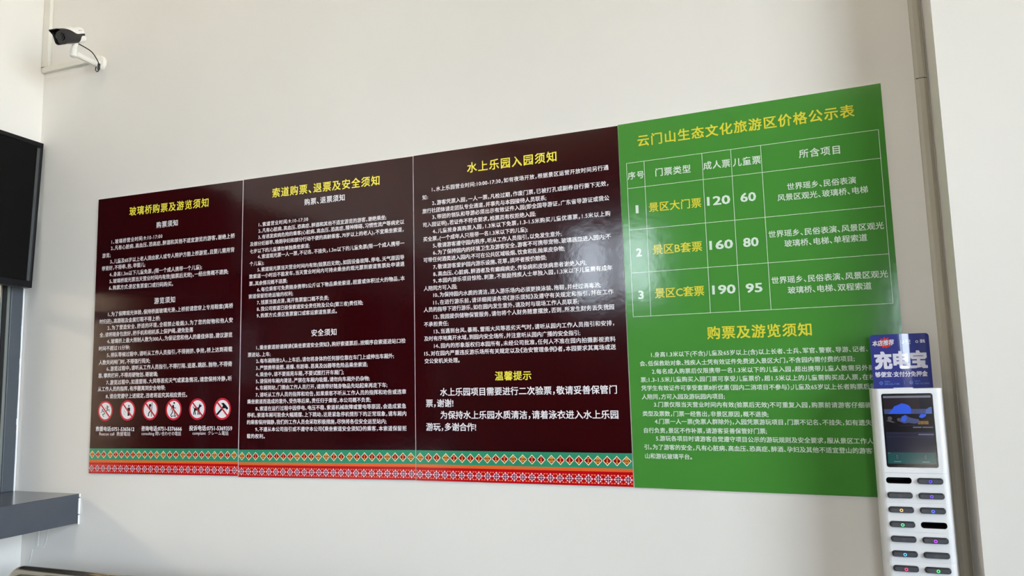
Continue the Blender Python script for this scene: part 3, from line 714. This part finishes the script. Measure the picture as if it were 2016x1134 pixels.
def shell(mb, z0, z1, holes):
    """hollow casing: curved corners, sides and back, lids, and a front face with real openings"""
    pl = plan(); n = len(pl)
    v = [(x, y, z0) for x, y in pl] + [(x, y, z1) for x, y in pl]
    f = [(i, (i+1) % n, n+(i+1) % n, n+i) for i in range(n) if i != 6]
    f += [tuple(range(n))[::-1], tuple(range(n, 2*n))]
    mb.add(v, f, 0)
    cu = bpy.data.curves.new('front', 'CURVE'); cu.dimensions = '2D'; cu.fill_mode = 'BOTH'; cu.extrude = 0.002
    for pts in [[(-HW+RC, z0), (HW-RC, z0), (HW-RC, z1), (-HW+RC, z1)]] + holes:
        sp = cu.splines.new('POLY'); sp.points.add(len(pts)-1); sp.use_cyclic_u = True
        for p, (a, b) in zip(sp.points, pts): p.co = (a, b, 0, 1)
    o = bpy.data.objects.new('front', cu); COL.objects.link(o)
    me = bpy.data.meshes.new_from_object(o.evaluated_get(bpy.context.evaluated_depsgraph_get()))
    yf = TY + 0.075 + 0.002
    mb.add([(p.co.x, yf + p.co.z, p.co.y) for p in me.vertices], [tuple(p.vertices) for p in me.polygons], 0)
    bpy.data.objects.remove(o); bpy.data.curves.remove(cu); bpy.data.meshes.remove(me)
YF = TY + 0.075
# head with the screen
mb = MB(); HZ0, HZ1 = 1.2307, 1.4538
scr = (-0.0631, 0.0608, 1.2450, 1.4409)
shell(mb, HZ0, HZ1, [rrect(scr[0], scr[2], scr[1], scr[3], 0.006)])
mb.build('head', M_TOWER, st, smooth=True, angle=40)
zs = [1.2106, 1.1720, 1.1344, 1.0967, 1.0584, 1.0206, 0.9829]
xl, xr = -0.0368, 0.0376
SW, SH = 0.0299, 0.0074
EMPTY = {(0, 0), (3, 1)}
def slotshape(cx, cz, grow=0.0): return rrect(cx-SW-grow, cz-SH-grow, cx+SW+grow, cz+SH+grow, SH*0.86+grow, 7)
mods = [(1.1532, 1.2303, (0, 1)), (1.0775, 1.1530, (2, 3)), (1.0018, 1.0773, (4, 5)), (0.9261, 1.0016, (6,))]
for z0, z1, rows in mods:
    mb = MB()
    shell(mb, z0, z1, [slotshape(x, zs[r], 0.0008) for r in rows for x in (xl, xr)])
    mb.build('slot_module', M_TOWER, st, smooth=True, angle=40)
mb = MB(); pl = plan()
mb.prism(pl, 0.03, 0.9259, lambda s, t, d: (s, t, d)); mb.build('column', M_TOWER, st, smooth=True, angle=40)
MB().prism(rrect(-0.14, -0.15, 0.135, 0.06, 0.02), 0.0, 0.03, lambda s, t, d: (s, t, d)).build('base_plate', M_TOWER, st, bevel=0.004)
for r, c in sorted(EMPTY):
    x = (xl, xr)[c]
    mb = MB(); pts = slotshape(x, zs[r], 0.0007); n = len(pts)
    mb.add([(a, YF+0.0012, b) for a, b in pts] + [(a, YF+0.08, b) for a, b in pts], [(i, (i+1) % n, n+(i+1) % n, n+i) for i in range(n)] + [tuple(range(n, 2*n))], 0)
    mb.build('empty_slot', M_HOLE, st)['label'] = 'empty black slot'
mb = MB(); mb.prism(rrect(-0.030, HZ1-0.002, 0.018, HZ1+0.0022, 0.0015), YF+0.012, YF+0.03, lambda s, t, d: (s, d, t)); mb.build('placard_clip', M_TOWER, st)
# screen
M_BEZ = mat('black_screen_bezel', (10, 10, 14), 0.12)
sc = MB().prism(rrect(scr[0]+0.0005, scr[2]+0.0005, scr[1]-0.0005, scr[3]-0.0005, 0.0055), YF+0.0012, YF+0.010, lambda s, t, d: (s, d, t)).build('screen', M_BEZ, st)
def scr_fn(s, t, lift):
    x0, x1, z0, z1 = -0.0586, 0.0562, 1.2544, 1.4355
    return (x0 + (x1-x0)*s, YF+0.0009-lift, z0 + (z1-z0)*t)
fl = FLAT(scr_fn)
SC = []
def scol(rgb, e=0.5):
    SC.append(mat('lit_pixels_%d' % len(SC), (8, 8, 10), 0.10, emit=rgb, estr=e)); return len(SC)-1
k_dark = scol((26, 26, 44)); k_bar = scol((150, 152, 168)); k_brown = scol((50, 40, 46)); k_blue = scol((48, 92, 226), 0.8); k_steel = scol((84, 96, 150)); k_navy = scol((14, 14, 24)); k_navy2 = scol((34, 36, 62)); k_line = scol((132, 138, 178)); k_gold = scol((158, 124, 70)); k_teal = scol((30, 96, 98)); k_skin = scol((104, 96, 104)); k_icon = scol((12, 36, 44)); k_lt = scol((126, 176, 182)); k_sky = scol((96, 128, 210)); k_violet = scol((46, 48, 84))
R4 = lambda x0, y0, x1, y1, mi, l: fl.poly([(x0, y0), (x1, y0), (x1, y1), (x0, y1)], mi, l)
R4(0, 0, 1, 1, k_navy2, 0.0)
R4(0, 0.965, 1, 0.995, k_bar, 0.0001)
R4(0, 0.73, 1, 0.96, k_brown, 0.0001)
R4(0, 0.73, 1, 0.80, k_steel, 0.00015); R4(0.76, 0.80, 1, 0.96, k_dark, 0.00015)
fl.poly([(0.08,0.73),(0.18,0.80),(0.22,0.84),(0.30,0.86),(0.38,0.885),(0.46,0.875),(0.54,0.85),(0.58,0.80),(0.56,0.76),(0.57,0.73)], k_blue, 0.0002)
fl.poly([(0.86,0.73),(0.88,0.79),(0.94,0.82),(1,0.83),(1,0.73)], k_sky, 0.0002)
R4(0, 0.46, 1, 0.727, k_navy, 0.0001)
fl.disc(0.11, 0.665, 0.05, 0.028, k_skin, 0.0002, 16); fl.poly([(0.02,0.63),(0.10,0.645),(0.22,0.60),(0.16,0.60)], k_skin, 0.0002); fl.disc(0.30, 0.645, 0.04, 0.026, k_skin, 0.0002, 14)
fl.poly([(0.30,0.62),(0.36,0.69),(0.44,0.715),(0.52,0.68),(0.62,0.66),(0.72,0.65),(0.72,0.60),(0.62,0.585),(0.50,0.60),(0.40,0.59)], k_steel, 0.0002)
fl.poly([(0.34,0.63),(0.38,0.69),(0.45,0.712),(0.47,0.66),(0.42,0.61)], k_blue, 0.00025)
fl.poly([(0.72,0.68),(0.76,0.725),(0.88,0.725),(0.86,0.69),(0.78,0.665)], k_blue, 0.00025)
for gx, gw in ((0.69, 0.05), (0.745, 0.07), (0.82, 0.09)): R4(gx, 0.575, gx+gw, 0.625, k_gold, 0.0002)
R4(0.30, 0.555, 0.62, 0.562, k_violet, 0.0002); R4(0.58, 0.525, 0.76, 0.540, k_line, 0.0002); R4(0.78, 0.525, 1.0, 0.540, k_line, 0.0002)
R4(0, 0.44, 1, 0.46, k_violet, 0.0002); R4(0.68, 0.42, 1, 0.436, k_line, 0.0002); R4(0, 0.385, 1, 0.40, k_violet, 0.0002)
R4(0, 0, 1, 0.165, k_teal, 0.0001)
for cx in (0.20, 0.79):
    fl.poly(rrect(cx-0.035, 0.075, cx+0.035, 0.125, 0.008, 3), k_icon, 0.0002); R4(cx-0.075, 0.026, cx+0.075, 0.036, k_lt, 0.0002); fl.ring(cx, 0.100, 0.016, 0.024, k_lt, 0.00025, 14)
R4(0.01, 0.150, 0.05, 0.158, k_lt, 0.0002)
fl.build('screen_image', [MATS['lit_pixels_%d' % i] for i in range(len(SC))], sc)

# power banks in their slots
RING = {(0, 1): ((72, 40, 255), 'violet blue'), (1, 1): ((92, 50, 255), 'violet blue'), (2, 0): ((255, 170, 90), 'orange'), (2, 1): ((70, 100, 255), 'blue'), (3, 0): ((70, 255, 130), 'green'),
        (4, 1): ((170, 60, 255), 'purple'), (5, 0): ((60, 180, 255), 'sky blue'), (6, 0): ((255, 60, 100), 'red'), (6, 1): ((80, 255, 120), 'green')}
ORD = ('top', 'second', 'third', 'fourth', 'fifth', 'sixth', 'lowest')
def bank_meshes():
    rings = []
    for y, g in ((0.085, -0.0002), (-0.0035, -0.0002), (-0.0055, -0.0010), (-0.0062, -0.0022)):
        rings.append([(a, y, b) for a, b in slotshape(0, 0, g)])
    return MB().loft(rings)
proto = None
for r in range(7):
    for c in range(2):
        if (r, c) in EMPTY: continue
        loc = (TX + (xl, xr)[c], -0.075 + YF, zs[r])
        lit = RING.get((r, c))
        side = 'column farther from' if c == 0 else 'column nearer'
        if proto is None:
            pb = empty('power_bank', loc); proto = pb
            bank_meshes().build('shell', M_BANKTOP, pb, smooth=True, angle=50)
            fl = FLAT(lambda s, t, l: (s, -0.0063-l, t)); fl.poly(rrect(-0.0270, -0.0059, 0.0270, 0.0046, 0.0051, 7), 0); fl.build('end_cap', M_BANK, pb)
        else:
            pb = proto.copy(); COL.objects.link(pb); pb.location = loc
            for ch in list(proto.children):
                if ch.name.startswith('indicator'): continue
                d = ch.copy(); COL.objects.link(d); d.parent = pb
        fl = FLAT(lambda s, t, l: (s, -0.0064-l, t-0.0006)); fl.ring(0, 0, 0.0026, 0.0039, 0, 0.0, 24)
        if lit: im = mat('lit_ring_%d_%d' % (r, c), (20, 20, 20), 0.4, emit=lit[0], estr=2.6)
        else: im = mat('unlit_ring', (88, 88, 94), 0.4)
        fl.build('indicator_ring', im, pb)
        col = lit[1] if lit else 'unlit'
        tag(pb, 'power bank with %s ring in %s row of white station, %s pillar' % (col, ORD[r], side), 'power bank', 'power banks in the station slots')

# placard standing in the top of the station
M_CARD = mat('glossy_blue_card', (58, 66, 140), 0.06, spec=0.6)
M_CARDW = mat('card_white_print', (232, 230, 246), 0.06, spec=0.6)
M_CARDR = mat('card_red_print', (214, 62, 52), 0.06, spec=0.6)
M_CARDL = mat('card_light_blue_print', (110, 150, 226), 0.06, spec=0.6)
pc = tag(empty('placard', (3.1846, -0.075, 1.4549)), 'glossy blue advertising card with big white characters, standing on top of the charging station', 'placard')
PW, PH = 0.1488, 0.1488
def bend(s):   # gentle curve of the card, deepest at its edges
    return 0.010*(abs(s)/(PW/2))**2.2*(0.5 if s < 0 else 1.0)
def card_fn(s, t, lift): return (s, bend(s) - lift, t)
outline = rrect(-PW/2, -0.012, PW/2, PH, 0.008, 8)
mb = MB()
NX, NZ = 48, 10
def card_half(z, s):   # rounded upper corners
    return s
ptsf = []
for i in range(NX+1):
    s = -PW/2*math.cos(PI*i/NX)
    d = PW/2 - abs(s); top = PH - (0.009 - math.sqrt(max(0, 0.009**2 - (0.009-d)**2)) if d < 0.009 else 0)
    ptsf.append((s, top))
rings = []
for (s, top) in ptsf:
    rings.append([(s, bend(s), -0.012), (s, bend(s), top), (s, bend(s)+0.0012, top), (s, bend(s)+0.0012, -0.012)])
mb.loft(rings)
mb.build('card', M_CARD, pc, smooth=True, angle=50)
def px2card(x, y):
    """reading position on the card: 0..1 across, 0..1 up"""
    return (-PW/2 + PW*x, PH*y)
fl = FLAT(card_fn)
def cw(body, x, y, w, em, bold, shear=0.0, mode='scale', mi=0, ang=0.0, lift=0.0003):
    cx, cy = px2card(x, y); lettering(fl, body, cx, cy, w*PW, ang, em*PH, mi, bold, lift, mode, 4, shear)
cw('充电宝', 0.494, 0.505, 0.890, 0.335, 0.055)
fl.build('big_lettering', M_CARDW, pc)
fl = FLAT(card_fn); cw('够便宜·支付分免押金', 0.485, 0.250, 0.880, 0.105, 0.03); fl.build('slogan', M_CARDW, pc)
fl = FLAT(card_fn)
bx, bz = px2card(0.262, 0.842)
star = []
for k in range(24):
    a = 2*PI*k/24 + 0.1; rr_ = (0.0185 if k % 2 == 0 else 0.0115)*(1.0 + 0.18*math.sin(3.1*k))
    star.append((bx + 1.15*rr_*math.cos(a), bz + 0.95*rr_*math.sin(a)))
for k in range(24): fl.poly([(bx, bz), star[k], star[(k+1) % 24]], 0, 0.0002)
bs = fl.build('red_burst', M_CARDR, pc)
fl = FLAT(card_fn); cw('本店推荐', 0.222, 0.840, 0.3700, 0.112, 0.060, 0.16, 'scale', 0, 2.0, 0.0004); cw('本店推荐', 0.222, 0.840, 0.3644, 0.112, 0.030, 0.16, 'scale', 1, 2.0, 0.0008)
fl.build('burst_lettering', [mat('card_dark_red', (110, 20, 30), 0.06), M_CARDW], pc)
fl = FLAT(card_fn)
jx, jz = px2card(0.545, 0.850)
J = [(0.0016, 0.0042), (0.0016, -0.0012)] + [(0.0016*math.cos(-PI*k/8) - 0.0008 + 0.0008, -0.0012 + 0.0024*math.sin(-PI*k/8)) for k in range(1, 9)]
fl.stroke([(jx+0.0022+a, jz+b) for a, b in [(0.0012, 0.0042), (0.0012, -0.0016), (0.0002, -0.0036), (-0.0016, -0.0040), (-0.0034, -0.0030), (-0.0040, -0.0016)]], 0.0019, 0, 0.0003)
for dz in (0.0028, ): fl.disc(jx-0.0022, jz+dz, 0.0011, None, 0, 0.0003, 12)
cw('街电', 0.640, 0.862, 0.085, 0.062, 0.015); fl.stroke([px2card(0.60, 0.812), px2card(0.682, 0.812)], 0.0007, 0, 0.0003)
lx, lz = px2card(0.790, 0.845); fl.ring(lx, lz, 0.0022, 0.0036, 0, 0.0003, 20)
cw('搜电', 0.885, 0.852, 0.085, 0.070, 0.03)
fl.build('logos', M_CARDW, pc)
fl = FLAT(card_fn)
for sx, a, b in ((0.135, '客服电话', '400-636-7188'), (0.640, '商务合作', '400-102-0032')):
    x, z = px2card(sx, 0.092)
    fl.ring(x, z, 0.0033, 0.0045, 0, 0.0003, 20); fl.stroke([(x-0.0014, z+0.0012), (x+0.0014, z-0.0014)], 0.0014, 0, 0.0003)
    cw(a, sx+0.105, 0.118, 0.095, 0.030, 0.0); cw(b, sx+0.180, 0.074, 0.245, 0.044, 0.0)
fl.stroke([px2card(0.525, 0.06), px2card(0.525, 0.13)], 0.0007, 0, 0.0003)
fl.build('contact_line', M_CARDL, pc)

# ================================================================ security camera
M_CAMW = mat('white_camera_casing', (236, 232, 224), 0.35)
M_CAMB = mat('black_camera_trim', (22, 20, 26), 0.3)
M_CAMG = mat('black_camera_glass', (5, 5, 7), 0.08)
M_LENS = mat('camera_lens', (16, 20, 20), 0.05)
cc = tag(empty('security_camera', (-0.022, 0.0, 3.0036)), 'white bullet security camera with black face on a wall bracket', 'security camera')
# casing frame: u forward, r sideways, w up
uF = Vector((0.10, -0.86, -0.44)).normalized()
rF = uF.cross(Vector((0, 0, 1))).normalized()
wF = rF.cross(uF).normalized()
C0 = Vector((0.012, -0.200, 3.047)) - Vector(cc.location)
def P3(u, r, w): return tuple(C0 + uF*(u-0.012) + rF*r + wF*w)
LB, RB, RR = 0.058, 0.033, 0.016   # half length, half side, corner radius
NU = 110
mb = MB()
sec = []
_p = rrect(-RB, -RB, RB, RB, RR, 10)
for (ax, ay), (bx_, by_) in zip(_p, _p[1:] + _p[:1]):
    m_ = max(1, round(math.hypot(bx_-ax, by_-ay)/0.0012))
    sec += [(ax+(bx_-ax)*k/m_, ay+(by_-ay)*k/m_) for k in range(m_)]
n = len(sec)
def sst(t):
    t = min(max(t, 0), 1); return t*t*(3-2*t)
def front_u(w):
    t = min(max((w - 0.008)/0.025, 0), 1); return LB + 0.026*t*t
rows = []
for i in range(NU+1):
    f = i/NU; row = []
    for (r, w) in sec:
        u = -LB + (front_u(w)+LB)*f
        k = 1.0 - (0.06*max(0, (0.06-f)/0.06))
        row.append(P3(u, r*k, w*k))
    rows.append(row)
o0 = len(mb.v); mb.v += [p for row in rows for p in row]
for i in range(NU):
    for k in range(n):
        r, w = (sec[k][0]+sec[(k+1) % n][0])/2, (sec[k][1]+sec[(k+1) % n][1])/2
        f = (i+0.5)/NU
        mi = 0
        if abs(r) > 0.017:            # the dark sweep along each flank
            up = 0.004 + 0.030*sst((f-0.36)/0.50)
            dn = -0.006 - 0.034*sst((f-0.16)/0.32)
            if dn < w < up: mi = 1
        mb.f.append((o0+i*n+k, o0+i*n+(k+1) % n, o0+(i+1)*n+(k+1) % n, o0+(i+1)*n+k)); mb.m.append(mi)
mb.f.append(tuple(o0+k for k in range(n))[::-1]); mb.m.append(0)
# inner lip behind the visor
inner = []
for (r, w) in sec:
    inner.append(P3(front_u(w), r*0.93, w*0.93))
deep = [P3(LB-0.008, r*0.93, w*0.93) for r, w in sec]
o1 = len(mb.v); mb.v += inner + deep
last = o0 + NU*n
for k in range(n):
    j = (k+1) % n
    mb.f.append((last+k, last+j, o1+j, o1+k)); mb.m.append(1)
    mb.f.append((o1+k, o1+j, o1+n+j, o1+n+k)); mb.m.append(1)
mb.build('housing', [M_CAMW, M_CAMB], cc, smooth=True, angle=45)
gl = MB(); gl.add([P3(LB-0.0075, r*0.935, w*0.935) for r, w in sec], [tuple(range(n))]); face = gl.build('front_glass', M_CAMG, cc)
mb = MB()
for rad, u0, u1 in ((0.017, LB-0.0074, LB-0.004), (0.011, LB-0.004, LB-0.002)):
    a = [P3(u0, rad*math.cos(2*PI*k/28), rad*math.sin(2*PI*k/28)) for k in range(28)]; b = [P3(u1, rad*math.cos(2*PI*k/28), rad*math.sin(2*PI*k/28)) for k in range(28)]
    mb.loft([a, b])
mb.build('lens', M_LENS, cc, smooth=True)
for s in (-1, 1):
    mb = MB()
    a = [P3(LB-0.0074, s*0.0235+0.004*math.cos(2*PI*k/16), 0.002+0.009*math.sin(2*PI*k/16)) for k in range(16)]; b = [P3(LB-0.006, s*0.0235+0.0035*math.cos(2*PI*k/16), 0.002+0.008*math.sin(2*PI*k/16)) for k in range(16)]
    mb.loft([a, b])
    mb.build('infrared_lamp', mat('infrared_window', (60, 60, 66), 0.15), cc, smooth=True)
fl = FLAT(lambda s, t, l: P3(-0.034 - s, -RB-0.0004-l, 0.0185+t))
lettering(fl, 'alhua', 0, 0, 0.020, 0, 0.0055, 0, 0.01, 0.0, 'scale'); fl.build('printed_mark', M_CAMB, cc)
MB().box((-0.01, -0.004, 0), (0.012, 0.004, 0.004)).build('top_screw', M_CAMW, cc, loc=P3(-0.018, 0, RB-0.002))
# bracket
base = Vector((0, 0, 0))
def L(p): return tuple(Vector(p) - Vector(cc.location))
mb = MB()
mb.loft([[(0.034*k*math.cos(2*PI*i/32), y, 0.036*k*math.sin(2*PI*i/32)) for i in range(32)] for y, k in ((0.0, 1.0), (-0.008, 1.0), (-0.014, 0.86), (-0.016, 0.5))])
mb.build('wall_plate', M_CAMW, cc, smooth=True, angle=40)
j0 = Vector((0.0, -0.012, -0.012)); top = Vector(P3(-0.018, 0, -RB+0.001)); j1 = top + Vector((0.0, -0.004, -0.047))
def sec_box(c, hw, hh):
    return [(c.x + dx*hw, c.y, c.z + dz*hh) for dx, dz in ((-1, -0.6), (-0.6, -1), (0.6, -1), (1, -0.6), (1, 0.6), (0.6, 1), (-0.6, 1), (-1, 0.6))]
mb = MB()
mb.loft([sec_box(j0.lerp(j1, t), w_, h_) for t, w_, h_ in ((0.0, 0.016, 0.020), (0.2, 0.012, 0.013), (0.6, 0.010, 0.011), (1.0, 0.011, 0.013))])
mb.build('bracket_arm', M_CAMW, cc, smooth=True, angle=30)
mb = MB(); mb.tube([j1 + Vector((0, 0, -0.019)), j1 + Vector((0, 0, -0.015)), j1 + Vector((0, 0, 0.014)), j1.lerp(top, 0.5), j1.lerp(top, 0.56), top], [0.010, 0.015, 0.015, 0.014, 0.010, 0.013], 18)
mb.build('swivel_joint', M_CAMW, cc, smooth=True, angle=50)
CAB = [P3(-LB+0.010, 0.016, -RB+0.003), (0.0647, -0.110, 0.0069), (0.0516, -0.070, -0.0081), (0.0416, -0.045, -0.0278), (0.0398, -0.045, -0.054), (0.0306, -0.045, -0.0596), (0.0142, -0.040, -0.0451), (0.0080, -0.030, -0.0224)]
pth = []
for i in range(len(CAB)-1):     # smooth curve through the points
    p0, p1, p2, p3 = (Vector(CAB[max(i-1, 0)]), Vector(CAB[i]), Vector(CAB[i+1]), Vector(CAB[min(i+2, len(CAB)-1)]))
    for k in range(6):
        t = k/6; pth.append(0.5*((2*p1) + (p2-p0)*t + (2*p0-5*p1+4*p2-p3)*t*t + (3*p1-p0-3*p2+p3)*t**3))
pth.append(Vector(CAB[-1]))
mb = MB(); mb.tube(pth, 0.0024, 8)
mb.tube([Vector(CAB[3]) + Vector((0, 0, 0.004)), Vector(CAB[3]) + Vector((-0.001, 0, -0.024))], 0.0058, 10)
mb.build('cable', M_CAMB, cc, smooth=True)

# ================================================================ waiting bench
bn = tag(empty('waiting_bench', (0.62, -0.30, 0.0)), 'stainless steel waiting bench below the ledge, only its rounded back rail showing', 'bench')
BX0, BX1, BZ, BY = -0.80, 0.95, 0.778, 0.10   # local: ends, rail height, back plane
rt = 0.019
path = [(BX0, BY-0.07, 0.46), (BX0, BY-0.012, 0.66)]
for k in range(9):
    a = PI - PI/2*k/8; path.append((BX0+0.085 + 0.085*math.cos(a), BY, BZ-0.085 + 0.085*math.sin(a)))
for k in range(9):
    a = PI/2 - PI/2*k/8; path.append((BX1-0.085 + 0.085*math.cos(a), BY, BZ-0.085 + 0.085*math.sin(a)))
path += [(BX1, BY-0.012, 0.66), (BX1, BY-0.07, 0.46)]
MB().tube(path, rt, 18).build('back_rail', M_STEEL, bn, smooth=True, angle=60)
rings = []
for t in range(7):
    f = t/6; y = BY-0.07 + 0.07*f**0.7; z = 0.47 + (BZ-0.02-0.47)*f; ins = 0.006 if f < 0.8 else 0.006 + 0.05*((f-0.8)/0.2)**2
    rings.append([(BX0+ins, y, z), (BX1-ins, y, z), (BX1-ins, y+0.004, z), (BX0+ins, y+0.004, z)])
MB().loft(rings).build('back_panel', M_STEEL2, bn, smooth=True, angle=30)
for k in range(3):
    x0 = BX0 + (BX1-BX0)*k/3 + 0.01; x1 = BX0 + (BX1-BX0)*(k+1)/3 - 0.01
    prof = [(BY-0.06, 0.46), (BY-0.2, 0.43), (BY-0.4, 0.435), (BY-0.50, 0.445), (BY-0.53, 0.425), (BY-0.53, 0.415), (BY-0.49, 0.43), (BY-0.2, 0.415), (BY-0.06, 0.445)]
    MB().prism(prof, x0, x1, lambda s, t, d: (d, s, t)).build('seat', M_STEEL2, bn)
MB().box((BX0+0.02, BY-0.32, 0.34), (BX1-0.02, BY-0.26, 0.40)).build('beam', M_STEEL2, bn, bevel=0.004)
for x in (BX0+0.12, BX1-0.12):
    mb = MB(); mb.tube([(x, BY-0.29, 0.36), (x, BY-0.29, 0.05)], 0.024, 12); mb.tube([(x, BY-0.02, 0.02), (x, BY-0.29, 0.055), (x, BY-0.56, 0.02)], 0.02, 12)
    mb.build('leg', M_STEEL, bn, smooth=True)
for x in (BX0, BX1):
    MB().tube([(x, BY-0.07, 0.46), (x, BY-0.12, 0.60), (x, BY-0.20, 0.635), (x, BY-0.46, 0.63), (x, BY-0.50, 0.60), (x, BY-0.46, 0.44)], 0.014, 10).build('armrest', M_STEEL, bn, smooth=True)
